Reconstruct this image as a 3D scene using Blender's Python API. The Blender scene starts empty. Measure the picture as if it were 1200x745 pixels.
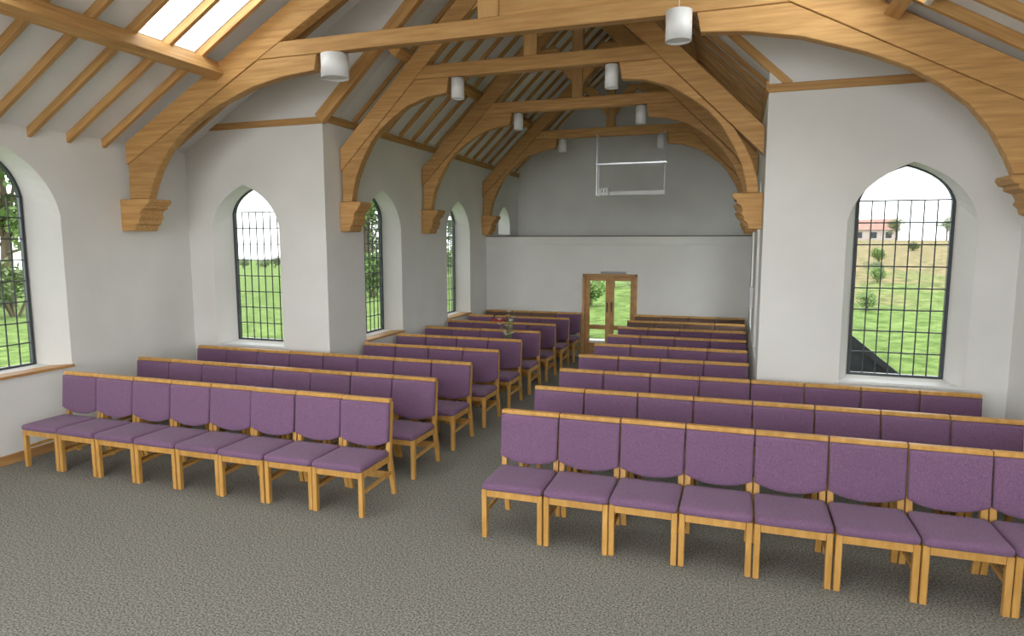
import bpy, bmesh, math, random
from mathutils import Vector, Matrix
random.seed(4)
PI = math.pi
SC = bpy.context.scene
COL = SC.collection

# ------------------------------------------------------------------ camera, sky, exposure
CAMZ = 2.395
cam_d = bpy.data.cameras.new('camera'); cam = bpy.data.objects.new('camera', cam_d); COL.objects.link(cam)
cam_d.sensor_width = 36.0; cam_d.lens = 771.4 / 1200 * 36.0; cam_d.clip_end = 1000
cam.location = (0, 0, CAMZ)
cam.rotation_euler = (PI/2 - 0.1157, 0.0007, 0.3287)
SC.camera = cam
W = bpy.data.worlds.new('overcast_sky'); SC.world = W; W.use_nodes = True
nt = W.node_tree; nt.nodes.clear()
wo = nt.nodes.new('ShaderNodeOutputWorld'); bg = nt.nodes.new('ShaderNodeBackground')
tc = nt.nodes.new('ShaderNodeTexCoord'); nz = nt.nodes.new('ShaderNodeTexNoise'); rp = nt.nodes.new('ShaderNodeValToRGB')
nz.inputs['Scale'].default_value = 2.2; nz.inputs['Detail'].default_value = 4
rp.color_ramp.elements[0].position = .35; rp.color_ramp.elements[0].color = (.92, .955, 1.0, 1)
rp.color_ramp.elements[1].position = .65; rp.color_ramp.elements[1].color = (1.0, 1.0, 1.0, 1)
nt.links.new(tc.outputs['Generated'], nz.inputs['Vector']); nt.links.new(nz.outputs['Fac'], rp.inputs['Fac'])
nt.links.new(rp.outputs['Color'], bg.inputs['Color']); nt.links.new(bg.outputs['Background'], wo.inputs['Surface'])
bg.inputs['Strength'].default_value = 6.0
SC.view_settings.view_transform = 'Standard'; SC.view_settings.look = 'None'
SC.view_settings.gamma = 1.0; SC.view_settings.use_curve_mapping = False
SC.view_settings.exposure = 0.30

def portal(loc, direction, sx, sy):
    """daylight portal in a window opening: guides sampling of the sky, gives no light of its own"""
    d = bpy.data.lights.new('daylight_portal', 'AREA'); d.shape = 'RECTANGLE'; d.size = sx; d.size_y = sy
    d.cycles.is_portal = True
    o = bpy.data.objects.new('daylight_portal', d); COL.objects.link(o)
    o.location = loc; o.rotation_euler = Vector(direction).to_track_quat('-Z', 'Z').to_euler()
    return o

# ------------------------------------------------------------------ materials
def new_mat(name):
    m = bpy.data.materials.new(name); m.use_nodes = True
    n = m.node_tree.nodes; b = n.get('Principled BSDF')
    return m, n, m.node_tree.links, b
def mat_noise(name, c0, c1, scale=(8, 8, 8), detail=3, rough=.7, bump=0.0, bscale=None, rnd=0.0, spec=.5, lo=.35, hi=.65, metal=0, obj=True, sheen=0):
    m, n, l, b = new_mat(name)
    t = n.new('ShaderNodeTexCoord'); mp = n.new('ShaderNodeMapping'); mp.inputs['Scale'].default_value = scale
    l.new(t.outputs['Object'], mp.inputs['Vector'])
    nz = n.new('ShaderNodeTexNoise'); nz.inputs['Scale'].default_value = 1; nz.inputs['Detail'].default_value = detail
    r = n.new('ShaderNodeValToRGB'); r.color_ramp.elements[0].color = (*c0, 1); r.color_ramp.elements[1].color = (*c1, 1)
    r.color_ramp.elements[0].position = lo; r.color_ramp.elements[1].position = hi
    vec = mp.outputs['Vector']
    if rnd:
        oi = n.new('ShaderNodeObjectInfo'); mu = n.new('ShaderNodeMath'); mu.operation = 'MULTIPLY'; mu.inputs[1].default_value = 37.0
        l.new(oi.outputs['Random'], mu.inputs[0])
        ad = n.new('ShaderNodeVectorMath'); ad.operation = 'ADD'; l.new(vec, ad.inputs[0]); l.new(mu.outputs[0], ad.inputs[1]); vec = ad.outputs[0]
    l.new(vec, nz.inputs['Vector']); l.new(nz.outputs['Fac'], r.inputs['Fac'])
    colr = r.outputs['Color']
    if rnd:
        mr = n.new('ShaderNodeMapRange'); mr.inputs['To Min'].default_value = 1 - rnd; mr.inputs['To Max'].default_value = 1 + rnd
        l.new(oi.outputs['Random'], mr.inputs['Value'])
        hs = n.new('ShaderNodeHueSaturation'); l.new(mr.outputs[0], hs.inputs['Value']); l.new(colr, hs.inputs['Color']); colr = hs.outputs['Color']
    l.new(colr, b.inputs['Base Color'])
    b.inputs['Roughness'].default_value = rough; b.inputs['Metallic'].default_value = metal
    b.inputs['Specular IOR Level'].default_value = spec
    if sheen: b.inputs['Sheen Weight'].default_value = sheen
    if bump:
        n2 = n.new('ShaderNodeTexNoise'); n2.inputs['Detail'].default_value = 3
        mp2 = n.new('ShaderNodeMapping'); mp2.inputs['Scale'].default_value = bscale or scale
        l.new(t.outputs['Object'], mp2.inputs['Vector']); l.new(mp2.outputs['Vector'], n2.inputs['Vector']); n2.inputs['Scale'].default_value = 1
        bp = n.new('ShaderNodeBump'); bp.inputs['Strength'].default_value = bump; bp.inputs['Distance'].default_value = .01
        l.new(n2.outputs['Fac'], bp.inputs['Height']); l.new(bp.outputs['Normal'], b.inputs['Normal'])
    return m
def mat_plain(name, c, rough=.6, metal=0, spec=.5):
    m, n, l, b = new_mat(name); b.inputs['Base Color'].default_value = (*c, 1)
    b.inputs['Roughness'].default_value = rough; b.inputs['Metallic'].default_value = metal; b.inputs['Specular IOR Level'].default_value = spec
    return m
def mat_glass(name, tint):
    m, n, l, b = new_mat(name); n.remove(b)
    tr = n.new('ShaderNodeBsdfTransparent'); tr.inputs['Color'].default_value = (*tint, 1)
    gl = n.new('ShaderNodeBsdfGlossy'); gl.inputs['Roughness'].default_value = .03
    fr = n.new('ShaderNodeFresnel'); fr.inputs['IOR'].default_value = 1.35
    ge = n.new('ShaderNodeNewGeometry'); su = n.new('ShaderNodeMath'); su.operation = 'SUBTRACT'; su.inputs[0].default_value = 1; l.new(ge.outputs['Backfacing'], su.inputs[1])
    mu = n.new('ShaderNodeMath'); mu.operation = 'MULTIPLY'; l.new(fr.outputs[0], mu.inputs[0]); l.new(su.outputs[0], mu.inputs[1])   # reflect once, at the entry face
    mx = n.new('ShaderNodeMixShader'); l.new(mu.outputs[0], mx.inputs[0]); l.new(tr.outputs[0], mx.inputs[1]); l.new(gl.outputs[0], mx.inputs[2])
    l.new(mx.outputs[0], n['Material Output'].inputs['Surface'])
    return m

M = {}
M['plaster'] = mat_noise('white_plaster', (.715, .712, .682), (.765, .762, .732), (1.3, 1.3, 1.3), 4, .9, .12, (9, 9, 9), spec=.2)
M['board'] = mat_noise('white_ceiling_board', (.81, .81, .80), (.85, .85, .84), (2, 2, 2), 3, .85, spec=.2)
M['reveal'] = M['plaster']
M['oak'] = mat_noise('oak_beam', (.43, .23, .078), (.61, .36, .138), (2.2, 30, 30), 6, .62, .25, (2.5, 45, 45), rnd=.10, lo=.3, hi=.7, spec=.3)
M['oak_post'] = mat_noise('oak_upright', (.47, .27, .10), (.62, .38, .155), (13, 13, 1.4), 6, .62, .25, (45, 45, 2.5), rnd=.10, lo=.3, hi=.7, spec=.3)
M['oak_trim'] = mat_noise('oak_trim', (.42, .22, .08), (.55, .31, .12), (2, 2, 9), 5, .5, rnd=.05, spec=.35)
M['beech'] = mat_noise('chair_beech', (.50, .262, .060), (.62, .345, .098), (22, 22, 5), 4, .42, rnd=.06, spec=.4)
M['purple'] = mat_noise('purple_weave', (.158, .084, .154), (.232, .130, .224), (130, 130, 130), 4, .92, .35, (300, 300, 300), rnd=.05, spec=.15, sheen=.15)
M['brown'] = mat_noise('brown_weave', (.15, .095, .075), (.20, .13, .105), (240, 240, 240), 2, .92, .3, (300, 300, 300), rnd=.06, spec=.15)
M['carpet'] = mat_noise('grey_loop_carpet', (.095, .093, .080), (.41, .40, .355), (72, 72, 72), 6, .97, .8, (80, 80, 80), spec=.1, lo=.33, hi=.67)
M['lead'] = mat_plain('dark_window_metal', (.045, .055, .06), .5)
M['white'] = mat_plain('white_enamel', (.80, .81, .82), .35)
M['sill_white'] = mat_plain('white_sill', (.78, .79, .78), .5)
M['glass'] = mat_glass('window_glass', (.625, .635, .63))
M['clear'] = mat_glass('clear_glass', (.93, .95, .94))
M['steel'] = mat_plain('brushed_steel', (.62, .64, .66), .3, 1.0)
M['dark'] = mat_plain('dark_brown_shadow_and_strap', (.07, .045, .03), .6)
M['black'] = mat_plain('black_metal', (.03, .03, .03), .5)
M['slate'] = mat_noise('slate', (.03, .035, .042), (.055, .06, .07), (5, 5, 5), 3, .7)
M['lampdisc'] = mat_plain('lamp_diffuser', (.75, .75, .72), .5)
M['bark'] = mat_noise('bark', (.10, .075, .05), (.17, .13, .09), (6, 6, 2), 3, .9)
M['leaf'] = mat_noise('leaf_green', (.10, .18, .04), (.21, .32, .085), (1.2, 1.2, 1.2), 3, .7, rnd=.12)
M['leaf2'] = mat_noise('leaf_dull', (.115, .165, .07), (.215, .27, .12), (1.2, 1.2, 1.2), 3, .7, rnd=.12)
M['brick'] = mat_noise('house_wall', (.46, .40, .37), (.54, .48, .45), (1, 1, 1), 3, .9)
M['redroof'] = mat_noise('red_tile', (.34, .18, .145), (.43, .25, .205), (3, 3, 3), 3, .9)
M['render'] = mat_noise('outside_render', (.55, .54, .5), (.62, .61, .57), (2, 2, 2), 3, .9)

# ------------------------------------------------------------------ mesh helpers
def obj(name, bm, mat, parent=None, loc=None, smooth=False, kind=None):
    me = bpy.data.meshes.new(name); bmesh.ops.recalc_face_normals(bm, faces=bm.faces[:]); bm.to_mesh(me); bm.free()
    if mat: me.materials.append(mat)
    if smooth:
        for p in me.polygons: p.use_smooth = True
    o = bpy.data.objects.new(name, me); COL.objects.link(o)
    if loc is not None: o.location = loc
    if parent:
        o.parent = parent
    if kind: o['kind'] = kind
    return o
def thing(name, label, cat, loc=(0, 0, 0), rz=0, group=None):
    o = bpy.data.objects.new(name, None); COL.objects.link(o); o.location = loc; o.rotation_euler = (0, 0, rz)
    o.empty_display_size = .1
    o['label'] = label; o['category'] = cat
    if group: o['group'] = group
    return o
def tag(o, label, cat, group=None):
    o['label'] = label; o['category'] = cat
    if group: o['group'] = group
    return o
def struct_empty(name, loc=(0, 0, 0)):
    o = bpy.data.objects.new(name, None); COL.objects.link(o); o.location = loc; o['kind'] = 'structure'; o.empty_display_size = .1
    return o
def box(bm, c, s, bev=0, seg=1):
    r = bmesh.ops.create_cube(bm, size=1, matrix=Matrix.Translation(c) @ Matrix.Diagonal((*s, 1)))
    if bev:
        es = list({e for v in r['verts'] for e in v.link_edges})
        bmesh.ops.bevel(bm, geom=es, offset=bev, segments=seg, affect='EDGES', profile=.5)
def box_obj(name, lo, hi, mat, parent=None, bev=0, seg=1, kind=None):
    """axis-aligned box between two corners, given in the parent's frame"""
    lo = Vector(lo); hi = Vector(hi); bm = bmesh.new(); box(bm, (0, 0, 0), hi - lo, bev, seg)
    return obj(name, bm, mat, parent, (lo + hi) / 2, kind=kind)
def beam(name, a, b, w, h, mat, parent=None, up=(0, 0, 1), bev=.006):
    """timber from a to b (parent's frame), local X along its length"""
    a = Vector(a); b = Vector(b); d = b - a; L = d.length; x = d.normalized(); up = Vector(up)
    y = up.cross(x).normalized(); z = x.cross(y)
    bm = bmesh.new(); box(bm, (0, 0, 0), (L, w, h), bev)
    o = obj(name, bm, mat, parent)
    m = Matrix((x, y, z)).transposed().to_4x4(); m.translation = (a + b) / 2
    o.matrix_local = m
    return o
def prism(name, pts, y0, y1, mat, parent=None, bev=.006, axis='y'):
    """polygon (x,z) extruded along y"""
    bm = bmesh.new()
    v = [bm.verts.new((p[0], y0, p[1])) for p in pts]; f = bm.faces.new(v)
    r = bmesh.ops.extrude_face_region(bm, geom=[f])
    bmesh.ops.translate(bm, verts=[q for q in r['geom'] if isinstance(q, bmesh.types.BMVert)], vec=(0, y1 - y0, 0))
    bmesh.ops.recalc_face_normals(bm, faces=bm.faces[:])
    if bev:
        es = [e for e in bm.edges if len(e.link_faces) == 2 and abs(e.verts[0].co.y - e.verts[1].co.y) < 1e-6]
        bmesh.ops.bevel(bm, geom=es, offset=bev, segments=1, affect='EDGES')
    return obj(name, bm, mat, parent)
def loft(bm, secs, cap=True):
    rings = [[bm.verts.new(p) for p in s] for s in secs]; n = len(rings[0])
    for a, b in zip(rings, rings[1:]):
        for i in range(n): bm.faces.new((a[i], a[(i+1) % n], b[(i+1) % n], b[i]))
    if cap: bm.faces.new(rings[0]); bm.faces.new(rings[-1])
def tube(bm, pts, r, n=8):
    rings = []
    for i, p in enumerate(pts):
        p = Vector(p); d = (Vector(pts[min(i+1, len(pts)-1)]) - Vector(pts[max(i-1, 0)])).normalized()
        u = d.orthogonal().normalized(); w = d.cross(u); rr = r[i] if isinstance(r, (list, tuple)) else r
        rings.append([p + (u*math.cos(2*PI*k/n) + w*math.sin(2*PI*k/n))*rr for k in range(n)])
    loft(bm, rings)
def cyl(bm, c, r, z0, z1, n=24, r2=None):
    r2 = r if r2 is None else r2
    loft(bm, [[(c[0]+r*math.cos(2*PI*k/n), c[1]+r*math.sin(2*PI*k/n), z0) for k in range(n)],
              [(c[0]+r2*math.cos(2*PI*k/n), c[1]+r2*math.sin(2*PI*k/n), z1) for k in range(n)]])
def fill(bm, loops):
    es = []; out = []
    for lp in loops:
        vs = [bm.verts.new(p) for p in lp]; out.append(vs)
        es += [bm.edges.new((vs[i], vs[(i+1) % len(vs)])) for i in range(len(vs))]
    bmesh.ops.triangle_fill(bm, use_beauty=True, use_dissolve=False, edges=es)
    return out
def slab(name, O, U, V, N, outline, holes, t, mat, parent=None, kind='structure'):
    """wall or roof slab: inner face at O+uU+vV, outer face t along N; holes = (inner loop, outer loop), splayed reveals"""
    O, U, V, N = Vector(O), Vector(U), Vector(V), Vector(N)
    bm = bmesh.new()
    P = lambda q, d: O + U*q[0] + V*q[1] + N*d
    A = fill(bm, [[P(q, 0) for q in outline]] + [[P(q, 0) for q in h[0]] for h in holes])
    B = fill(bm, [[P(q, t) for q in outline]] + [[P(q, t) for q in h[1]] for h in holes])
    for a, b in zip(A, B):
        n = len(a)
        for i in range(n): bm.faces.new((a[i], a[(i+1) % n], b[(i+1) % n], b[i]))
    return obj(name, bm, mat, parent, kind=kind)
def arch(c, a, z0, zs, za, n=8, k=.86, q=.55):
    """pointed-arch loop, counter-clockwise from bottom left"""
    pts = [(c - a, z0), (c + a, z0)]
    r = za - zs
    for i in range(n + 1):
        s = i / n; x = a*(1-s)**2 + 2*s*(1-s)*a*k; z = zs + 2*s*(1-s)*r*q*1.25 + s*s*r
        pts.append((c + x, z))
    for i in range(n - 1, -1, -1):
        s = i / n; x = a*(1-s)**2 + 2*s*(1-s)*a*k; z = zs + 2*s*(1-s)*r*q*1.25 + s*s*r
        pts.append((c - x, z))
    return pts
def rect(u0, u1, v0, v1): return [(u0, v0), (u1, v0), (u1, v1), (u0, v1)]

# ------------------------------------------------------------------ measures of the building
WL, WR, NL, NR, YF = -7.40, 2.52, -5.125, 0.245, 7.46      # wide walls, nave walls, the walls between them
XC = (WL + WR) / 2; T = .34                                  # axis of the roof, wall thickness
YG, YB, YE = 13.32, 15.5, -3.0                               # gallery front, far wall, end behind the camera
EW, EN, PW, PN = 3.535, 3.92, .59, .95                       # eaves height and roof pitch, wide part and nave
RD = .09; RDN = .055; ENL, ENR = 4.01, 4.12                                                     # rafter depth
def zw(x): return EW + PW*((x - WL) if x < XC else (WR - x))  # underside of wide rafters
def zn(x): return (ENL + PN*(x - NL)) if x < XC else (ENR + PN*(NR - x))   # underside of nave rafters

# ------------------------------------------------------------------ floor
bm = bmesh.new()
pts = [(WL-.1, YE-.1), (WR+.1, YE-.1), (WR+.1, YF+.05), (NR+.1, YF+.05), (NR+.1, YB+.1), (NL-.1, YB+.1), (NL-.1, YF+.05), (WL-.1, YF+.05)]
f = bm.faces.new([bm.verts.new((x, y, 0)) for x, y in pts])
r = bmesh.ops.extrude_face_region(bm, geom=[f]); bmesh.ops.translate(bm, verts=[v for v in r['geom'] if isinstance(v, bmesh.types.BMVert)], vec=(0, 0, -.2))
obj('floor', bm, M['carpet'], kind='structure')

# ------------------------------------------------------------------ windows
wcount = [0]
def leaded_window(O, U, N, c, a, z0, zs, za, d, cols=7, rows=8, sill=None, light=True, pane_mat='glass'):
    """metal-framed leaded light set in a wall opening; every pane its own piece. O,U,N as in slab()"""
    wcount[0] += 1
    O, U, N = Vector(O), Vector(U), Vector(N); Z = Vector((0, 0, 1))
    base = O + U*c + Z*z0 + N*d
    w = struct_empty('window_%d' % wcount[0], base)
    m = Matrix((U, N, Z)).transposed().to_4x4(); m.translation = base; w.matrix_world = m
    # local frame: x across, y outwards, z up, origin at the middle of the sill line
    lp = [(x, z - z0) for x, z in arch(0, a + .018, z0 - .020, zs, za + .020)]
    fw = .014
    li = [(x, z - z0) for x, z in arch(0, a - fw, z0 + fw, zs, za - fw*1.3)]
    bm = bmesh.new(); A = []
    for y in (-.02, .03):
        A.append(([bm.verts.new((x, y, z)) for x, z in lp], [bm.verts.new((x, y, z)) for x, z in li]))
    n = len(lp)
    for i in range(n):
        j = (i+1) % n
        (o0, i0), (o1, i1) = A
        bm.faces.new((o0[i], o0[j], i0[j], i0[i])); bm.faces.new((o1[i], o1[j], i1[j], i1[i]))
        bm.faces.new((i0[i], i0[j], i1[j], i1[i])); bm.faces.new((o0[i], o0[j], o1[j], o1[i]))
    obj('window_frame', bm, M['lead'], w)
    x0, x1, b0, b1 = -a + fw, a - fw, fw, zs - z0
    cw, rh = (x1 - x0)/cols, (b1 - b0)/rows
    hb = bmesh.new(); box(hb, (0, 0, 0), (x1 - x0, .014, .013)); me_h = None
    for r in range(1, rows + 1):
        if me_h is None: o = obj('glazing_bar', hb, M['lead'], w); me_h = o.data
        else: o = bpy.data.objects.new('glazing_bar', me_h); COL.objects.link(o); o.parent = w
        o.location = (0, 0, b0 + r*rh)
    vb = bmesh.new(); box(vb, (0, 0, 0), (.0105, .012, b1 - b0)); me_v = None
    for k in range(1, cols):
        if me_v is None: o = obj('lead_strip', vb, M['lead'], w); me_v = o.data
        else: o = bpy.data.objects.new('lead_strip', me_v); COL.objects.link(o); o.parent = w
        o.location = (x0 + k*cw, .001, (b0 + b1)/2)
    pb = bmesh.new(); box(pb, (0, 0, 0), (cw - .008, .004, rh - .008)); me_p = None
    for r in range(rows):
        for k in range(cols):
            if me_p is None: o = obj('pane', pb, M[pane_mat], w); me_p = o.data
            else: o = bpy.data.objects.new('pane', me_p); COL.objects.link(o); o.parent = w
            o.location = (x0 + (k+.5)*cw, .004, b0 + (r+.5)*rh)
    tp = [(x, z) for x, z in li if z >= b1 - 1e-4 - .0]
    tp = [(-(a-fw), b1 + .006), (a-fw, b1 + .006)] + [(x, z) for x, z in li[3:-1]]
    bm = bmesh.new(); v = [bm.verts.new((x, .002, z)) for x, z in tp]; f = bm.faces.new(v)
    r = bmesh.ops.extrude_face_region(bm, geom=[f]); bmesh.ops.translate(bm, verts=[q for q in r['geom'] if isinstance(q, bmesh.types.BMVert)], vec=(0, .004, 0))
    obj('arched_pane', bm, M[pane_mat], w)
    if light:
        portal(base + Z*((za - z0)/2) + N*.12, -N, 2*a, za - z0)
    return w
def hole(c, a, z0, zs, za, ga, gz0, gzs, gza): return (arch(c, a, z0, zs, za), arch(c, ga, gz0, gzs, gza))

GD = .30      # glass sits this far in from the room face
def wh(c, big=False, up=False):
    """opening at the room face and at the outer face, straight through the glass line"""
    if big: i = (.70, .93, 2.70, 3.46); g = (.46, .99, 2.90, 3.44)
    elif up: i = (.40, 2.56, 2.80, 3.19); g = (.33, 2.58, 2.84, 3.18)
    else: i = (.5625, .93, 2.60, 3.165); g = (.43, .99, 2.81, 3.17)
    return (arch(c, *i), arch(c, *g)), g
def sill_board(name, parent, O, U, N, c, a, ga, d, z, mat, th=.03, nose=.03):
    O, U, N = Vector(O), Vector(U), Vector(N)
    bm = bmesh.new()
    q = [(c-a-.01, -nose), (c+a+.01, -nose), (c+a+.01, 0), (c+ga, d-.02), (c-ga, d-.02), (c-a-.01, 0)]
    lo = [bm.verts.new(O + U*u + N*v + Vector((0, 0, z))) for u, v in q]; hi = [bm.verts.new(O + U*u + N*v + Vector((0, 0, z+th))) for u, v in q]
    bm.faces.new(lo); bm.faces.new(hi)
    for i in range(6): bm.faces.new((lo[i], lo[(i+1) % 6], hi[(i+1) % 6], hi[i]))
    return obj(name, bm, mat, parent)

# ---- walls of the wide part
def side_wall(name, x, n, ys):
    hs = []; gs = []
    for y in ys:
        h, g = wh(y, True); hs.append(h); gs.append((y, g))
    O = (x, 0, 0); U = (0, 1, 0); N = (n, 0, 0)
    wl = slab(name, O, U, (0, 0, 1), N, [(YE, -.3), (YF + .3, -.3), (YF + .3, EW + .12), (YE, EW + .12)], hs, T, M['plaster'])
    for y, g in gs:
        leaded_window(O, U, N, y, g[0], g[1], g[2], g[3], GD)
        sill_board('oak_sill', wl, O, U, N, y, .70, .46, GD, .93, M['oak_trim'])
    return wl
wall_left = side_wall('wall_left', WL, -1, (4.88, 2.0, -.9))
wall_right = side_wall('wall_right', WR, 1, (4.88, 2.0, -.9))
# ---- end walls facing the camera, beside the nave, with the gable over the nave roof
hl, g = wh(-6.425); hr, _ = wh(1.602)
outl = [(WL-.05, -.3), (NL, -.3), (NL, ENL)]
zr = zn(XC - .001)
GO = .19     # roof thickness line
outl += [(XC, zr), (XC, zw(XC) + GO), (WL-.05, zw(WL) - .03 + GO)]
wfl = slab('wall_nave_arch_left', (0, YF, 0), (1, 0, 0), (0, 0, 1), (0, 1, 0), outl, [hl], T, M['plaster'])
outr = [(2*XC - x, z) for x, z in outl]
outr = [(outr[0][0], -.3), (NR, -.3), (NR, ENR), (XC, zw(XC) + GO - .01), (XC, zw(XC) + GO), outr[5]]
wfr = slab('wall_nave_arch_right', (0, YF, 0), (1, 0, 0), (0, 0, 1), (0, 1, 0), outr[::-1], [hr], T, M['plaster'])
for c in (-6.425, 1.602):
    leaded_window((0, YF, 0), (1, 0, 0), (0, 1, 0), c, g[0], g[1], g[2], g[3], GD)
sill_board('white_sill', wfl, (0, YF, 0), (1, 0, 0), (0, 1, 0), -6.425, .5625, .43, GD, .935, M['sill_white'], .025, .004)
sill_board('white_sill', wfr, (0, YF, 0), (1, 0, 0), (0, 1, 0), 1.602, .5625, .43, GD, .935, M['sill_white'], .025, .004)
# ---- nave side walls
NW = (8.95, 11.83)
def nave_wall(name, x, n):
    O = (x, 0, 0); U = (0, 1, 0); N = (n, 0, 0); hs = []; gs = []
    for y in NW:
        h, g = wh(y); hs.append(h); gs.append((y, g))
    h, g = wh(14.47, up=True); hs.append(h); gs.append((14.47, g))
    wl = slab(name, O, U, (0, 0, 1), N, [(YF + T, -.3), (YB + .3, -.3), (YB + .3, 4.17), (YF + T, 4.17)], hs, T, M['plaster'])
    for y, g in gs:
        small = g[1] > 2
        leaded_window(O, U, N, y, g[0], g[1], g[2], g[3], GD, 5 if small else 7, 1 if small else 8, pane_mat='glass' if n < 0 else 'clear')
        if not small: sill_board('oak_sill', wl, O, U, N, y, .5625, .43, GD, .93, M['oak_trim'] if n < 0 else M['sill_white'], nose=.03 if n < 0 else .0)
    return wl
wnl = nave_wall('wall_nave_left', NL, -1); wnr = nave_wall('wall_nave_right', NR, 1)
# the short return of the nave wall at the corner of the wide part
# ---- far wall of the nave, with the outside door opening of the lobby below the gallery
far = slab('wall_far', (0, YB, 0), (1, 0, 0), (0, 0, 1), (0, 1, 0),
           [(NL-.3, -.3), (NR+.3, -.3), (NR+.3, 4.1), (XC, zr + .3), (NL-.3, 4.1)],
           [(rect(-3.95, -1.75, .02, 2.15), rect(-3.95, -1.75, .02, 2.15))], T, M['plaster'])
portal((-2.85, YB + T + .05, 1.1), (0, -1, 0), 2.2, 2.1)
# ---- gallery front with the double door
DX0, DX1, DZ = -3.0, -1.885, 1.735
wg = slab('wall_gallery', (0, YG, 0), (1, 0, 0), (0, 0, 1), (0, 1, 0),
          [(NL, 0), (DX0, 0), (DX0, DZ), (DX1, DZ), (DX1, 0), (NR, 0), (NR, 2.50), (NL, 2.50)], [], .14, M['plaster'])
box_obj('trim_1', (NL, YG-.04, 2.325), (NR, YG, 2.495), M['plaster'], bev=.004, kind='structure')
box_obj('ledge_shadow_strip', (NL, YG-.055, 2.492), (NR, YG+.16, 2.510), M['dark'], kind='structure')  # dark strip painted in for the shadow line along the gallery ledge
box_obj('floor_gallery', (NL, YG+.14, 2.30), (NR, YB, 2.48), M['plaster'], kind='structure')
# ---- unseen end wall behind the camera; its big window is added to light the room
ex0, ex1 = -6.7, 1.78
big = [(ex0, .5), (ex1, .5), (ex1, 3.45), (XC, 5.75), (ex0, 3.45)]
slab('wall_end', (0, YE, 0), (1, 0, 0), (0, 0, 1), (0, -1, 0),
     [(WL-.3, -.3), (WR+.3, -.3), (WR+.3, EW+.1), (XC, zw(XC)+.3), (WL-.3, EW+.1)], [(big, big)], T, M['plaster'])
we = struct_empty('window_90', (XC, YE-.2, .5))
for i in range(7):
    x = ex0 + (ex1-ex0)*i/6
    zt = 3.45 + (5.75-3.45)*(1-abs(x-XC)/((ex1-ex0)/2))
    beam('mullion', (x-XC, 0, 0), (x-XC, 0, zt-.5), .07, .09, M['oak'], we, up=(0, 1, 0))
for z in (1.5, 2.5, 3.45): beam('transom', (ex0-XC, 0, z-.5), (ex1-XC, 0, z-.5), .06, .06, M['oak'], we)
portal((XC, YE-T-.1, 2.9), (0, 1, 0), 8.4, 5.0)

# ------------------------------------------------------------------ roofs: boarded slopes with rafters and purlins
def slope(side, wide, y0, y1, skyl):
    """one roof slope: board slab; u runs along y, v up the slope"""
    p = PW if wide else PN; x0 = (WL if side < 0 else WR) if wide else (NL if side < 0 else NR)
    e = EW if wide else (ENL if side < 0 else ENR); rd = RD if wide else RDN
    k = 1/math.sqrt(1+p*p); V = Vector((-side*k, 0, p*k)); N = Vector((side*p*k, 0, k))
    O = Vector((x0, 0, e)) + N*rd
    L = abs(XC - x0)/k
    st = -.25
    hs = []
    for (a, b, va, vb) in skyl:
        r = rect(a, b, va, vb); hs.append((r, r))
    c = slab('ceiling', O, (0, 1, 0), V, N, [(y0, st), (y1, st), (y1, L + .06), (y0, L + .06)], hs, .16, M['board'])
    for (a, b, va, vb) in skyl:
        wcount[0] += 1
        ctr = O + Vector((0, (a+b)/2, 0)) + V*((va+vb)/2) + N*.13
        w = struct_empty('window_%d' % wcount[0], ctr)
        m = Matrix((Vector((0, 1, 0)), V, Vector((0, 1, 0)).cross(V))).transposed().to_4x4(); m.translation = ctr; w.matrix_world = m
        hx, hy = (b-a)/2, (vb-va)/2
        box_obj('pane', (-hx, -hy, -.004), (hx, hy, .004), M['clear'], w)
        for s in (-1, 1):
            box_obj('rooflight_frame', (s*(hx+.025)-.02, -hy, -.03), (s*(hx+.025)+.02, hy, .03), M['white'], w)
            box_obj('rooflight_frame', (-hx, s*(hy+.025)-.02, -.03), (hx, s*(hy+.025)+.02, .03), M['white'], w)
        portal(ctr + N*.1, -N, 2*hx, 2*hy)
    return c, O, V, N, L
YR = [6.2 - .45*i for i in range(21)] + [6.72, 7.14]
SK_L = [(5.335, 5.715, 1.80, 3.3), (5.785, 6.165, 1.80, 3.3), (2.2, 4.0, 2.02, 3.4)]  # last rooflight is out of view, added for more daylight
SK_R = [(5.34, 6.16, 1.45, 2.9), (2.2, 4.0, 2.02, 3.4)]  # last one again unseen, added to brighten the interior
cl, O1, V1, N1, L1 = slope(-1, True, YE-.1, YF + .2, SK_L)
cr, O2, V2, N2, L2 = slope(1, True, YE-.1, YF + .2, SK_R)
def add_rafter(c, O, V, N, L, y, v0, v1, w=.054, rd=RD):
    Y = Vector((0, y, 0)); a = O + Y + V*v0 - N*(rd/2); b = O + Y + V*v1 - N*(rd/2)
    return beam('rafter', a, b, w, rd, M['oak'], c, up=N, bev=.004)
for y in YR:
    if y > 4.1 or abs((y+.6) % 1.0) < 9: add_rafter(cl, O1, V1, N1, L1, y, -.10, L1 - .05)
    if abs(y - 5.75) < .03: add_rafter(cr, O2, V2, N2, L2, y, -.10, 1.36)
    else: add_rafter(cr, O2, V2, N2, L2, y, -.10, L2 - .05)
bmx = beam('trimmer', O2 + Vector((0, 5.33, 0)) + V2*1.38 - N2*.05, O2 + Vector((0, 6.17, 0)) + V2*1.38 - N2*.05, .05, .09, M['white'], cr, up=N2)
def purlin_at(c, x, z, y0, y1, w=.15, h=.20, nrm=(0, 0, 1)): return beam('purlin', (x, y0, z), (x, y1, z), w, h, M['oak'], c, up=nrm)
purlin_at(cl, -5.81, 4.37, YE, 6.42, .13, .19, N1)
purlin_at(cr, 1.16, zw(1.16) - .05, YE, 6.42, .13, .12, N2)
beam('ridge_beam', (XC, YE, zw(XC) - .02), (XC, YF, zw(XC) - .02), .08, .26, M['oak'], cl)
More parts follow.
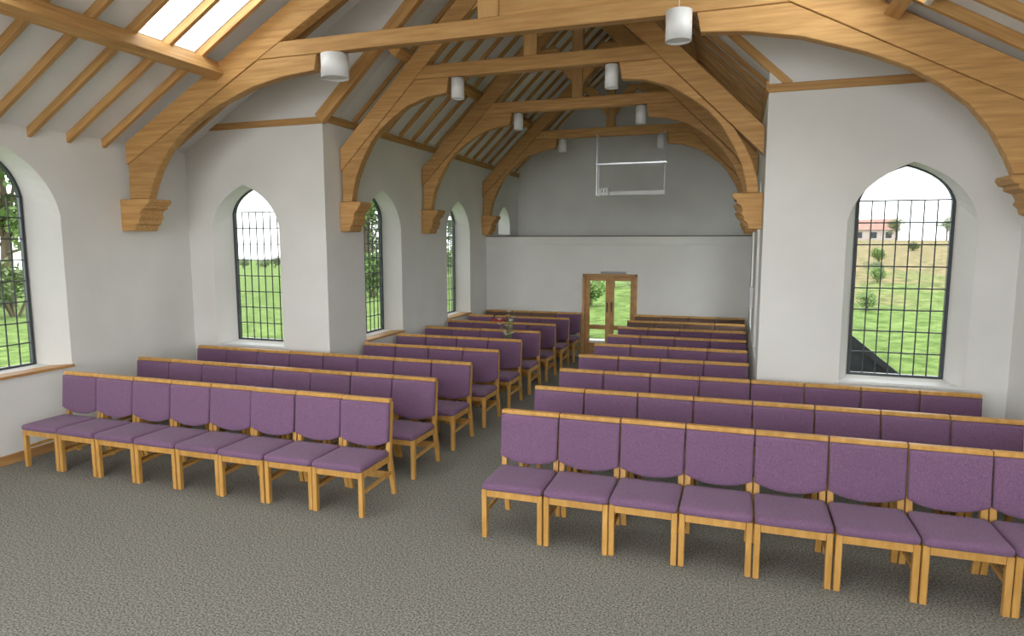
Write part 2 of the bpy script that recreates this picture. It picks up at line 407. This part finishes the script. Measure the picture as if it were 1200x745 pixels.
# nave
YN = [7.77 + .44*i for i in range(18)]
TY = {1: (6.40, 6.54), 2: (7.82, 7.97), 3: (10.26, 10.41), 4: (13.08, 13.23)}
for side in (-1, 1):
    c, O, V, N, L = slope(side, False, YF + T*.2, YB + .2, [])
    for y in YN: add_rafter(c, O, V, N, L, y, -.16, L - .03, .048, RDN)
    # the deep rafter on the edge of the nave roof
    Y = Vector((0, YF + .02, 0))
    ew, ed = (.10, .15) if side < 0 else (.05, .08)
    beam('edge_rafter', O + Y - V*(.06 if side < 0 else .24) - N*(ed/2 - .02), O + Y + V*(L-.03) - N*(ed/2 - .02), ew, ed, M['oak'], c, up=N)
    ys = [YF + .1, TY[2][0]+.09, TY[3][0]+.09, TY[4][0]+.09, YB]
    xp = NL + .98 if side < 0 else NR - .98
    for a, b in zip(ys, ys[1:]): purlin_at(c, xp, zn(xp) - .16, a, b, .12, .20, N)
    xw = NL if side < 0 else NR
    beam('wall_plate', (xw + side*.035, YF + .02, EN + .065), (xw + side*.035, YB, EN + .065), .12, .10, M['oak'], c)
beam('ridge_beam', (XC, YF, zn(XC) - .06), (XC, YB, zn(XC) - .06), .08, .28, M['oak'], c)
beam('wall_plate', (WL, YF + .02, EN + .03), (NL + .012, YF + .02, EN + .03), .085, .085, M['oak'], wfl)
beam('wall_plate', (NR - .012, YF + .02, EN + .03), (WR, YF + .02, EN + .03), .085, .085, M['oak'], wfr)

# ------------------------------------------------------------------ oak trusses
W_CURVE = [(-6.965, 2.93), (-6.90, 3.08), (-6.80, 3.27), (-6.62, 3.50), (-6.42, 3.67), (-6.17, 3.83), (-5.85, 3.975), (-5.34, 4.15), (-4.90, 4.235), (-4.49, 4.27)]
N_CURVE = [(-4.955, 2.93), (-4.93, 3.08), (-4.885, 3.24), (-4.785, 3.46), (-4.64, 3.70), (-4.50, 3.855), (-4.33, 3.985), (-4.10, 4.13), (-3.81, 4.225), (-3.545, 4.255)]
N_BACK = [(-5.075, 2.93), (-5.05, 3.10), (-4.99, 3.28), (-4.91, 3.45), (-4.80, 3.63)]
def truss(k, label, wide):
    y0, y1 = TY[k]; t = thing('roof_truss', label, 'roof truss', (XC, (y0+y1)/2, 2.53), group='oak roof trusses')
    ox, oy, oz = t.location
    def loc(pts, s): return [((x - XC)*s if s > 0 else -(x - XC), z - oz) for x, z in pts]
    xl = (WL if wide else NL) + .012
    hw = (y1-y0)/2
    if wide:
        up = lambda x: 3.64 + .558*(x + 7.25); lo = lambda x: 3.365 + .5336*(x + 7.258); pw, curve = xl + .10, W_CURVE
    else:
        up = lambda x: 3.64 + 1.0*(x + 5.105); lo = lambda x: 3.345 + .99*(x + 5.1); pw, curve = xl, N_CURVE
    zb, zt = 4.445, 4.61
    xm = XC
    tipx = curve[-1][0] + .035
    # where the lower edge of the principal meets the underside of the collar
    slope_ = (lo(1) - lo(0)); xcm = (zb - lo(0))/slope_
    for s in (1, -1):
        br = [(pw + .01, 2.93)] + curve + [(tipx, zb - .002), (xcm + .004, zb - .002), (pw + .02, lo(pw + .02) - .002)]
        if not wide and s < 0:      # on this side the brace springs clear of the wall
            br = [N_BACK[0]] + curve + [(tipx, zb - .002), (xcm + .004, zb - .002)] + N_BACK[::-1][:-1]
        prism('arch_brace', loc(br, s), -hw + .012, hw - .012, M['oak'], t)
        pr = [(pw, lo(pw)), (xm - .002, lo(xm)), (xm - .002, up(xm)), (pw, up(pw))]
        prism('principal_rafter', loc(pr, s), -hw, hw, M['oak'], t)
        # moulded corbel under the post: stepped profile, wider than the post
        ww = (.47 if wide else .32)
        pf = [(0, 2.925), (ww*.98, 2.925), (ww, 2.895), (ww*.94, 2.855), (ww*.86, 2.845), (ww*.86, 2.815), (ww*.72, 2.785), (ww*.66, 2.735), (ww*.70, 2.70), (ww*.62, 2.665), (ww*.60, 2.62), (ww*.50, 2.60), (ww*.46, 2.545), (ww*.40, 2.53), (0, 2.53)]
        cb = [((xl - .01 + x), z) for x, z in pf]
        prism('corbel', loc(cb, s), -hw - .03, hw + (.19 if wide else .12), M['oak'], t, bev=.008)
    xa = (zb + .0 - lo(0))/slope_
    co = [(xcm + .0, zb), (2*XC - xcm, zb), (2*XC - xcm - (zt-zb)/slope_ , zt), (xcm + (zt-zb)/slope_, zt)]
    prism('collar_beam', loc(co, 1), -hw + .004, hw - .004, M['oak'], t)
    kp = [(XC - .085, zt), (XC + .085, zt), (XC + .085, lo(XC) + .05), (XC - .085, lo(XC) + .05)]
    if wide: kp = [(XC - .11, zt), (XC + .11, zt), (XC + .11, lo(XC) + .05), (XC - .11, lo(XC) + .05)]
    prism('king_post', loc(kp, 1), -hw + .01, hw - .01, M['oak_post'], t)
    if wide:
        st = [(XC + .11, zt), (XC + 1.55, zt + .0), (XC + 1.75, lo(XC - 1.75) + .02), (XC + 1.45, lo(XC - 1.45) + .03), (XC + .75, zt + .42), (XC + .11, zt + .30)]
        prism('raking_strut', loc(st, 1), -hw + .03, hw - .03, M['oak'], t)
    else:
        for s in (1, -1):
            a = [(XC - .085, zt + .22), (XC - .085, zt + .42), (XC - .17, zt + .58), (XC - .36, zt + .80), (XC - .62, lo(XC - .62) + .02), (XC - .80, lo(XC - .80) + .02), (XC - .50, zt + .70), (XC - .26, zt + .45), (XC - .15, zt + .30)]
            prism('curved_strut', loc(a, s), -hw + .03, hw - .03, M['oak'], t)
    return t
truss(1, 'widest oak roof truss, nearest, spanning the broad front room on moulded corbels', True)
truss(2, 'oak roof truss at the mouth of the narrow nave, second from the front', False)
truss(3, 'oak roof truss halfway down the nave, third from the front', False)
truss(4, 'farthest oak roof truss, directly over the gallery ledge', False)

# ------------------------------------------------------------------ skirting
box_obj('baseboard_left', (WL, YE, 0), (WL + .02, YF, .105), M['oak_trim'], bev=.003, kind='structure')
box_obj('baseboard_right', (WR - .02, YE, 0), (WR, YF, .105), M['oak_trim'], bev=.003, kind='structure')
box_obj('baseboard_arch_left', (WL + .02, YF - .02, 0), (NL, YF, .105), M['oak_trim'], bev=.003, kind='structure')
box_obj('baseboard_arch_right', (NR, YF - .02, 0), (WR - .02, YF, .105), M['oak_trim'], bev=.003, kind='structure')
box_obj('baseboard_nave_left', (NL, YF, 0), (NL + .02, YG, .105), M['oak_trim'], bev=.003, kind='structure')
box_obj('baseboard_nave_right', (NR - .02, YF, 0), (NR, YG, .105), M['oak_trim'], bev=.003, kind='structure')

# ------------------------------------------------------------------ double door under the gallery
door = struct_empty('door_1', ((DX0+DX1)/2, YG, 0))
hwid = (DX1-DX0)/2
box_obj('door_jamb', (-hwid, -.03, 0), (-hwid + .05, .15, DZ), M['oak_trim'], door, .003)
box_obj('door_jamb', (hwid - .05, -.03, 0), (hwid, .15, DZ), M['oak_trim'], door, .003)
box_obj('door_head', (-hwid, -.03, DZ - .05), (hwid, .15, DZ), M['oak_trim'], door, .003)
lw = hwid - .055
for s in (-1, 1):
    c = s*(.002 + lw/2)
    leaf = bpy.data.objects.new('door_leaf', None); COL.objects.link(leaf); leaf.parent = door; leaf.location = (c, .03, .01); leaf.empty_display_size = .1
    H = DZ - .065; st = .085
    box_obj('stile', (-lw/2, 0, 0), (-lw/2 + st, .045, H), M['oak_trim'], leaf, .003)
    box_obj('stile', (lw/2 - st, 0, 0), (lw/2, .045, H), M['oak_trim'], leaf, .003)
    for (z0, z1) in ((0, .30), (.58, .67), (H - .085, H)):
        box_obj('rail', (-lw/2 + st, 0, z0), (lw/2 - st, .045, z1), M['oak_trim'], leaf, .003)
    box_obj('pane', (-lw/2 + st, .02, .67), (lw/2 - st, .026, H - .085), M['glass'], leaf)
    box_obj('pane', (-lw/2 + st, .02, .30), (lw/2 - st, .026, .58), M['glass'], leaf)
    hx = -s*(lw/2 - st/2)
    bm = bmesh.new(); tube(bm, [(hx, 0, .95), (hx, -.045, .96), (hx, -.045, 1.14), (hx, 0, 1.15)], .011, 8)
    obj('handle', bm, M['black'], leaf)
bm = bmesh.new(); box(bm, (0, 0, 0), (.52, .06, .045), .008)
tag(obj('door_closer', bm, mat_plain('grey_closer', (.42, .42, .41), .6), None, (-2.36, YG - .032, DZ + .035)), 'slim grey door closer fixed on the wall above the double door', 'door closer')

# ------------------------------------------------------------------ chairs
def fr(z):      # lean of the back: y of the post centre line at height z
    if z < .42: return .045 - .085*(z/.42)
    return -.04 + .045*((z - .42)/.5)
def chair_parts(fabric):
    P = []
    def keep(name, bm, mat, smooth=False):
        me = bpy.data.meshes.new(name); bmesh.ops.recalc_face_normals(bm, faces=bm.faces[:]); bm.to_mesh(me); bm.free(); me.materials.append(mat)
        if smooth:
            for p in me.polygons: p.use_smooth = True
        P.append((name, me))
    hw = .256
    # seat cushion, crowned, slightly waterfall front
    bm = bmesh.new(); nx, ny = 8, 8; top = []; bot = []
    x0, x1, y0, y1 = -hw + .003, hw - .003, -.565, -.062
    def ring(inset, z, crown=0):
        pts = []
        a0, a1, b0, b1 = x0+inset, x1-inset, y0+inset, y1-inset; c = .03
        for (cx, cy, st) in ((a1-c, b1-c, 0), (a0+c, b1-c, 1), (a0+c, b0+c, 2), (a1-c, b0+c, 3)):
            for i in range(4):
                an = (st + i/3)*PI/2; pts.append((cx + c*math.cos(an), cy + c*math.sin(an), z))
        return pts
    loft(bm, [ring(.012, .405), ring(0, .418), ring(0, .445), ring(.008, .458), ring(.03, .467), ring(.09, .473), ring(.17, .475)])
    keep('seat', bm, fabric, True)
    # backrest pad with a curved lower edge
    bm = bmesh.new(); zt = .905; N = 12
    def outline(ins):
        pts = []
        a = hw - .003 - ins
        for i in range(N + 1):
            s = -1 + 2*i/N; z = .548 + ins - .062*(1 - abs(s)**2.2)
            pts.append((s*a, z))
        pts += [(a, zt - ins), (-a, zt - ins)]
        return pts
    def lift(pts, off): return [(x, fr(z) + off + .018*(x/hw)**2*(-1), z) for x, z in pts]
    loft(bm, [lift(outline(.006), -.002), lift(outline(0), -.012), lift(outline(0), -.040), lift(outline(.006), -.052), lift(outline(.022), -.058), lift(outline(.07), -.062)])
    keep('backrest', bm, fabric, True)
    # top rail
    bm = bmesh.new(); box(bm, (0, fr(.925) - .020, .924), (2*hw, .056, .036), .006, 2); keep('top_rail', bm, M['beech'])
    # legs
    w = .042
    for s in (-1, 1):
        xc = s*(hw - w/2 - .002)
        bm = bmesh.new(); box(bm, (xc, -.525, .2025), (w, .045, .405), .004); keep('front_leg', bm, M['beech'])
        bm = bmesh.new(); secs = []
        for z in (0, .10, .20, .30, .38, .44, .55, .70, .906):
            y = fr(z) if z > 0 else fr(0); d = .024 if z > .1 else .021
            if .3 < z < .5: y -= .004
            secs.append([(xc - w/2, y - d + .014, z), (xc + w/2, y - d + .014, z), (xc + w/2, y + d + .014 - .008, z), (xc - w/2, y + d + .014 - .008, z)])
        loft(bm, secs); keep('rear_leg', bm, M['beech'])
        bm = bmesh.new(); box(bm, (xc, -.285, .375), (.026, .44, .058), .003); keep('side_rail', bm, M['beech'])
        bm = bmesh.new(); loft(bm, [[(xc - .011, -.505, .195), (xc + .011, -.505, .195), (xc + .011, -.505, .225), (xc - .011, -.505, .225)],
                                    [(xc - .011, -.005, .215), (xc + .011, -.005, .215), (xc + .011, -.005, .245), (xc - .011, -.005, .245)]]); keep('side_stretcher', bm, M['beech'])
    bm = bmesh.new(); box(bm, (0, -.530, .375), (2*hw - .09, .024, .058), .003); keep('front_rail', bm, M['beech'])
    bm = bmesh.new(); box(bm, (0, -.035, .375), (2*hw - .09, .022, .058), .003); keep('rear_rail', bm, M['beech'])
    bm = bmesh.new(); box(bm, (0, -.008, .20), (2*hw - .09, .018, .07), .003); keep('rear_stretcher', bm, M['beech'])
    return P
purple_parts = chair_parts(M['purple']); brown_parts = chair_parts(M['brown'])
CW, Y1, RS, XL, XR = .52, 5.33, .982, -3.0, -1.9
ORD = ['first', 'second', 'third', 'fourth', 'fifth', 'sixth', 'seventh', 'eighth']
ROWN = ['frontmost', 'second', 'third', 'fourth', 'fifth', 'sixth', 'seventh', 'eighth', 'rearmost']
for r in range(9):
    n = 8 if r < 3 else 4
    for side in (-1, 1):
        for i in range(n):
            x = XL - (i + .5)*CW if side < 0 else XR + (i + .5)*CW
            brown = (r == 8 and (side > 0 or i > 0)) or (r == 7 and side > 0)
            jit = random.Random(r*100 + i*7 + side).uniform
            lab = '%s wooden chair, %s row %s of the aisle, %s seat from the aisle' % (
                'brown' if brown else 'purple', ROWN[r], 'left' if side < 0 else 'right', ORD[i])
            t = thing('upholstered_chair', lab, 'chair', (x, Y1 + r*RS + jit(-.006, .006), 0), jit(-.006, .006), 'upholstered wooden chairs set in rows')
            for name, me in (brown_parts if brown else purple_parts):
                o = bpy.data.objects.new(name, me); COL.objects.link(o); o.parent = t

# ------------------------------------------------------------------ pendant cylinder lamps
def lamp(x, y, ztop, r, h, ceil_z, label, power=0):
    t = thing('pendant_lamp', label, 'lamp', (x, y, ztop - h), group='white cylinder lamps on the roof trusses')
    bm = bmesh.new(); n = 32
    prof = [(r - .006, .012), (r - .006, 0), (r, 0), (r, h), (r*.2, h), (r*.2, h - .008)]
    rings = [[bm.verts.new((q*math.cos(2*PI*k/n), q*math.sin(2*PI*k/n), z)) for k in range(n)] for q, z in [(r - .006, h - .01)] + prof[:4] + [(0.02, h)]]
    for a, b in zip(rings, rings[1:]):
        for k in range(n): bm.faces.new((a[k], a[(k+1) % n], b[(k+1) % n], b[k]))
    bm.faces.new(rings[-1]); bm.faces.new(rings[0])
    o = obj('lamp_shade', bm, M['white'], t, smooth=False)
    for p in o.data.polygons: p.use_smooth = len(p.vertices) == 4 and abs(p.normal.z) < .5
    bm = bmesh.new(); cyl(bm, (0, 0), r*.93, .020, .026, 24); obj('diffuser', bm, M['lampdisc'], t)
    bm = bmesh.new(); cyl(bm, (0, 0), .022, h, h + .018, 16); obj('cap', bm, M['white'], t)
    if ceil_z - ztop > .02:
        bm = bmesh.new(); cyl(bm, (0, 0), .003, h + .01, ceil_z - ztop + h, 8); obj('cord', bm, M['white'], t)
    if power:
        d = bpy.data.lights.new('lamp_light', 'SPOT'); d.energy = power; d.spot_size = math.radians(150); d.spot_blend = .6; d.shadow_soft_size = r*.8
        d.color = (1.0, .93, .84)
        lo = bpy.data.objects.new('lamp_light', d); COL.objects.link(lo); lo.parent = t; lo.location = (0, 0, .012)
PWR = 0
lamp(-4.26, 6.47, 4.427, .150, .25, 4.445, 'large white cylinder lamp on the left of the nearest truss', PWR)
lamp(-.57, 6.27, 4.425, .115, .26, zw(-.57), 'large white cylinder lamp on the right of the nearest truss', PWR)
for k, (nm) in ((2, 'second truss'), (3, 'third truss'), (4, 'farthest truss')):
    yc = (TY[k][0] + TY[k][1])/2
    lamp(-3.41, yc - .01, 4.43, .082 if k == 2 else .075, .25, 4.45, 'white cylinder lamp under the left of the %s' % nm, PWR)
    lamp(-1.462, yc - .01, 4.43, .078 if k == 2 else .072, .26, 4.45, 'white cylinder lamp under the right of the %s' % nm, PWR)

# ------------------------------------------------------------------ steel frame hanging at the gallery
t = thing('hanging_frame', 'silver metal frame hanging from the farthest truss before the gallery', 'hanging frame', (-2.0, 12.90, 3.28))
for x in (-.655, .635):
    for y in (0, .18):
        bm = bmesh.new(); tube(bm, [(x, y, 0), (x, y, 1.16)], .014, 10); obj('rod', bm, M['steel'], t)
box_obj('cross_bar', (-.68, -.015, .585), (.68, .015, .62), M['steel'], t, .003)
box_obj('cross_bar', (-.68, .165, .585), (.68, .195, .62), M['steel'], t, .003)
box_obj('bottom_bar', (-.40, -.03, 0), (.655, .03, .075), M['white'], t, .004)
box_obj('bottom_bar', (-.68, .15, 0), (.655, .20, .05), M['steel'], t, .004)
for x in (-.655, .635): box_obj('top_bar', (x-.014, -.01, 1.135), (x+.014, .21, 1.163), M['steel'], t)
for x in (-.655, .635): box_obj('side_bar', (x-.014, 0, .0), (x+.014, .18, .03), M['steel'], t)
box_obj('winch_box', (-.60, -.06, -.005), (-.41, .08, .15), M['white'], t, .008)
bm = bmesh.new(); cyl(bm, (-.5, -.075), .035, .05, .10, 16); obj('winch_wheel', bm, M['steel'], t)
# ------------------------------------------------------------------ small things
bm = bmesh.new(); box(bm, (0, 0, 0), (.05, .14, .32), .006)
sw = obj('wall_box', bm, M['white'], None, (NR - .025, 10.6, 1.55)); tag(sw, 'small white control box on the right-hand nave wall', 'control box')

# flower arrangement on a chair of the sixth row
fy = Y1 + 5*RS - .34; fx = -3.43
v = thing('flower_vase', 'glass vase of pale dried flowers and twigs standing on a chair in the left rows', 'flower vase', (fx, fy, .474))
bm = bmesh.new(); n = 16
prof = [(.05, 0), (.065, .02), (.07, .10), (.055, .20), (.045, .26), (.06, .30)]
loft(bm, [[(r*math.cos(2*PI*k/n), r*math.sin(2*PI*k/n), z) for k in range(n)] for r, z in prof])
obj('vase', bm, mat_plain('grey_glass_vase', (.30, .33, .30), .15), v, smooth=True)
rr = random.Random(9)
MF = [mat_plain('petal_cream', (.75, .70, .55), .7), mat_plain('petal_ochre', (.62, .45, .12), .7), mat_plain('petal_white', (.78, .78, .76), .7)]
for k in range(20):
    a = rr.uniform(0, 2*PI); R = rr.uniform(.03, .17); h = rr.uniform(.40, .86)
    bm = bmesh.new(); tube(bm, [(0, 0, .2), (R*.3*math.cos(a), R*.3*math.sin(a), .34), (R*math.cos(a), R*math.sin(a), h)], .004, 5)
    s = obj('stem', bm, M['leaf2'], v)
    bm = bmesh.new()
    for p in range(9):
        b = p*2*PI/9; c = Vector((R*math.cos(a), R*math.sin(a), h)); e = Vector((math.cos(b), math.sin(b), .35))*.05
        q = Vector((-math.sin(b), math.cos(b), 0))*.02
        vs = [bm.verts.new(c), bm.verts.new(c + e*.6 + q), bm.verts.new(c + e), bm.verts.new(c + e*.6 - q)]; bm.faces.new(vs)
    bmesh.ops.create_icosphere(bm, subdivisions=1, radius=.012, matrix=Matrix.Translation((R*math.cos(a), R*math.sin(a), h + .005)))
    obj('flower', bm, MF[k % 3], s)
# bag on a chair of the eighth row
b = thing('shoulder_bag', 'dark bag with a red flap standing on a chair in the left rear rows', 'bag', (-4.30, Y1 + 7*RS - .30, .474))
bm = bmesh.new(); box(bm, (0, 0, .21), (.40, .18, .42), .04, 3); obj('body', bm, mat_plain('dark_cloth', (.035, .03, .03), .8), b, smooth=True)
bm = bmesh.new(); box(bm, (-.02, -.02, .40), (.26, .20, .07), .02, 2); obj('flap', bm, mat_plain('red_cloth', (.42, .03, .05), .7), b, smooth=True)
bm = bmesh.new(); tube(bm, [(-.17, 0, .38), (-.12, 0, .50), (0, 0, .535), (.12, 0, .50), (.17, 0, .38)], .012, 6); obj('strap', bm, M['dark'], b)

# ------------------------------------------------------------------ outside
def gh(x, y):
    h = -.28
    if y > 11: h += (min(y, 70) - 11)*.046*max(0, min(1, (x + 12)/10))
    if x < -12: h -= .02*(-12 - x)
    h += .10*math.sin(x*.21 + 1)*math.cos(y*.17)*min(1, max(0, (abs(x + 2.4) - 7)/10 + max(0, (y - 17)/10)))
    return h
bm = bmesh.new(); G = {}
xs = [-120 + 2.5*i for i in range(97)]; ys = [-60 + 2.5*i for i in range(81)]
for i, x in enumerate(xs):
    for j, y in enumerate(ys): G[i, j] = bm.verts.new((x, y, gh(x, y)))
for i in range(len(xs)-1):
    for j in range(len(ys)-1): bm.faces.new((G[i, j], G[i+1, j], G[i+1, j+1], G[i, j+1]))
m, nn, l, b = new_mat('meadow_grass')
t = nn.new('ShaderNodeTexCoord'); n1 = nn.new('ShaderNodeTexNoise'); n1.inputs['Scale'].default_value = 2.4; n1.inputs['Detail'].default_value = 10; n1.inputs['Roughness'].default_value = .7
r1 = nn.new('ShaderNodeValToRGB'); r1.color_ramp.elements[0].color = (.085, .15, .03, 1); r1.color_ramp.elements[1].color = (.22, .31, .09, 1); r1.color_ramp.elements[0].position = .40; r1.color_ramp.elements[1].position = .60
r2 = nn.new('ShaderNodeValToRGB'); r2.color_ramp.elements[0].color = (.12, .14, .05, 1); r2.color_ramp.elements[1].color = (.37, .265, .15, 1); r2.color_ramp.elements[0].position = .42; r2.color_ramp.elements[1].position = .58
sp = nn.new('ShaderNodeSeparateXYZ'); n2 = nn.new('ShaderNodeTexNoise'); n2.inputs['Scale'].default_value = .22; n2.inputs['Detail'].default_value = 7
l.new(t.outputs['Object'], n1.inputs['Vector']); l.new(t.outputs['Object'], n2.inputs['Vector']); l.new(t.outputs['Object'], sp.inputs[0])
l.new(n1.outputs['Fac'], r1.inputs['Fac']); l.new(n1.outputs['Fac'], r2.inputs['Fac'])
ma = nn.new('ShaderNodeMath'); ma.operation = 'MULTIPLY_ADD'; l.new(n2.outputs['Fac'], ma.inputs[0]); ma.inputs[1].default_value = 34; l.new(sp.outputs['Y'], ma.inputs[2])
mr = nn.new('ShaderNodeMapRange'); l.new(ma.outputs[0], mr.inputs['Value']); mr.inputs['From Min'].default_value = 40; mr.inputs['From Max'].default_value = 50
m2 = nn.new('ShaderNodeMapRange'); l.new(sp.outputs['X'], m2.inputs['Value']); m2.inputs['From Min'].default_value = -3; m2.inputs['From Max'].default_value = 1
m3 = nn.new('ShaderNodeMath'); m3.operation = 'MULTIPLY'; l.new(mr.outputs[0], m3.inputs[0]); l.new(m2.outputs[0], m3.inputs[1])
mx = nn.new('ShaderNodeMix'); mx.data_type = 'RGBA'; l.new(m3.outputs[0], mx.inputs['Factor']); l.new(r1.outputs[0], mx.inputs['A']); l.new(r2.outputs[0], mx.inputs['B'])
pv = nn.new('ShaderNodeMapRange'); l.new(sp.outputs['Y'], pv.inputs['Value']); pv.inputs['From Min'].default_value = -3.2; pv.inputs['From Max'].default_value = -3.8
m4 = nn.new('ShaderNodeMix'); m4.data_type = 'RGBA'; l.new(pv.outputs[0], m4.inputs['Factor']); l.new(mx.outputs['Result'], m4.inputs['A']); m4.inputs['B'].default_value = (.36, .35, .33, 1)   # unseen pale ground behind the end wall, added to bounce neutral light indoors
l.new(m4.outputs['Result'], b.inputs['Base Color']); b.inputs['Roughness'].default_value = .95; b.inputs['Specular IOR Level'].default_value = .1
obj('ground', bm, m, kind='structure')

def foliage(bm, clumps, n, size, rnd):
    for _ in range(n):
        c, R = rnd.choice(clumps)
        while True:
            d = Vector((rnd.uniform(-1, 1), rnd.uniform(-1, 1), rnd.uniform(-1, 1)))
            if .45 < d.length < 1: break
        p = Vector(c) + Vector((d.x*R[0], d.y*R[1], d.z*R[2]))
        u = Vector((rnd.gauss(0, 1), rnd.gauss(0, 1), rnd.gauss(0, .6))).normalized()
        w = u.orthogonal().normalized(); s = size*rnd.uniform(.6, 1.3)
        vs = [bm.verts.new(p - u*s), bm.verts.new(p + w*s*.45), bm.verts.new(p + u*s), bm.verts.new(p - w*s*.45)]; bm.faces.new(vs)
TREEM = {}
def tree_mesh(kind, seed):
    key = (kind, seed)
    if key in TREEM: return TREEM[key]
    rnd = random.Random(seed)
    tb = bmesh.new(); lb = bmesh.new()
    if kind == 'tree':
        tube(tb, [(0, 0, -.3), (.05, 0, 1.2), (.0, .1, 2.6), (.1, .05, 4.2)], [.20, .16, .12, .05], 8)
        cl = []
        for k in range(11):
            a = rnd.uniform(0, 2*PI); R = rnd.uniform(.3, 1.7); z = rnd.uniform(2.0, 5.4)
            c = (R*math.cos(a), R*math.sin(a), z); cl.append((c, (rnd.uniform(.7, 1.15),)*2 + (rnd.uniform(.55, .85),)))
            tube(tb, [(0, 0, 1.6 + .2*(k % 4)), (c[0]*.5, c[1]*.5, z*.72), c], [.06, .04, .015], 5)
        foliage(lb, cl, 3600, .13, rnd)
    else:
        cl = []
        for k in range(6):
            a = rnd.uniform(0, 2*PI); R = rnd.uniform(.0, .8); c = (R*math.cos(a), R*math.sin(a), rnd.uniform(.4, 1.1)); cl.append((c, (rnd.uniform(.45, .7),)*2 + (rnd.uniform(.4, .6),)))
            tube(tb, [(0, 0, -.2), (c[0]*.5, c[1]*.5, .4), c], [.04, .03, .01], 5)
        foliage(lb, cl, 1300, .085, rnd)
    out = []
    for nm, bm_, mt in (('trunk' if kind == 'tree' else 'stems', tb, M['bark']), ('foliage', lb, M['leaf' if seed % 2 else 'leaf2'])):
        me = bpy.data.meshes.new(nm); bm_.to_mesh(me); bm_.free(); me.materials.append(mt); out.append((nm, me))
    TREEM[key] = out
    return out
def plant(kind, seed, x, y, s, label, rz=0):
    t = thing('garden_' + kind if kind == 'tree' else 'garden_bush', label, 'tree' if kind == 'tree' else 'bush', (x, y, gh(x, y)), rz, 'trees and bushes outside the windows')
    t.scale = (s, s, s)
    for nm, me in tree_mesh(kind, seed):
        o = bpy.data.objects.new(nm, me); COL.objects.link(o); o.parent = t
        if nm == 'foliage': o['kind'] = 'stuff'
plant('tree', 1, -33.0, 22.0, 1.6, 'leafy green tree on the lawn outside the leftmost window')
plant('bush', 6, -28.5, 19.2, 1.7, 'low dull bush before the tree outside the leftmost window')
plant('tree', 3, -20.0, 33.0, 1.1, 'green tree seen through the first nave window', 2.1)
plant('bush', 5, -17.4, 29.0, 1.6, 'rounded green bush low in the first nave window', 2.6)
plant('tree', 1, -27.0, 40.0, 1.3, 'tall green tree farther back beyond the first nave window', .7)
plant('tree', 4, -21.8, 46.0, 1.4, 'dull green tree seen through the second nave window', 3.0)
plant('bush', 7, -18.9, 40.5, 2.0, 'big green bush low in the second nave window', 1.6)
plant('bush', 5, -4.9, 23.0, .85, 'green bush seen through the left pane of the double door')
plant('bush', 6, -3.4, 25.5, .9, 'dull green bush seen through the right pane of the double door', 1.0)
plant('bush', 7, -5.3, 30.0, 1.5, 'larger green bush behind the others beyond the double door', 2.0)
plant('bush', 5, 3.9, 23.0, .42, 'green bush at the foot of the hill outside the right window', .4)
plant('tree', 2, 22.6, 88.0, .5, 'small tree on the hilltop at the right of the right window', .2)
plant('tree', 4, 19.6, 98.0, .5, 'small dull tree beside the house on the hilltop', 1.2)
for k in range(7):
    plant('bush', 6 if k % 2 else 8, -70 + k*3.1, 76 + (k % 3), 1.08, 'distant skyline bush, %s from the left, seen through the windows left of the nave' % ORD[k], k*.9)
for k, (x, y, sc) in enumerate([(5.6, 31.0, .45), (6.1, 35.0, .4), (7.6, 42.0, .55), (11.8, 54.0, .5)]):
    plant('bush', 5 + k % 4, x, y, sc, '%s scrubby bush up the hillside, counted from below, in the right window' % ORD[k], k*1.1)
# house on the hill
hx, hy = 19.6, 116.0; hz = gh(hx, hy) - .2
h = thing('hill_house', 'small house with a red tiled roof on top of the hill outside', 'house', (hx, hy, hz))
bm = bmesh.new(); box(bm, (0, 0, 1.0), (6.5, 4.5, 2.0)); obj('wall', bm, M['brick'], h)
bm = bmesh.new(); pf = [(-2.6, 1.95), (2.6, 1.95), (0, 3.6)]
loft(bm, [[(-3.5, p[0], p[1]) for p in pf], [(3.5, p[0], p[1]) for p in pf]]); obj('roof', bm, M['redroof'], h)
for x in (-2, 0, 2): box_obj('window', (x-.4, -2.28, .7), (x+.4, -2.22, 1.6), M['slate'], h)
# dark slate lean-to roof outside the right window
lt = thing('lean_to_shed', 'low shed with a dark sloping slate roof just outside the right window', 'shed', (.76, 9.35, gh(1, 9)))
oz = gh(1, 9)
bm = bmesh.new(); pf = [(-.02, 1.765 - oz), (1.45, .552 - oz), (1.45, .47 - oz), (-.02, 1.66 - oz)]
loft(bm, [[(p[0], -.75, p[1]) for p in pf], [(p[0], .95, p[1]) for p in pf]]); obj('roof', bm, M['slate'], lt)
bm = bmesh.new(); pf = [(0.0, 0), (1.40, 0), (1.40, .50 - oz), (0.0, 1.65 - oz)]
loft(bm, [[(p[0], -.72, p[1]) for p in pf], [(p[0], .9, p[1]) for p in pf]]); obj('wall', bm, M['slate'], lt)
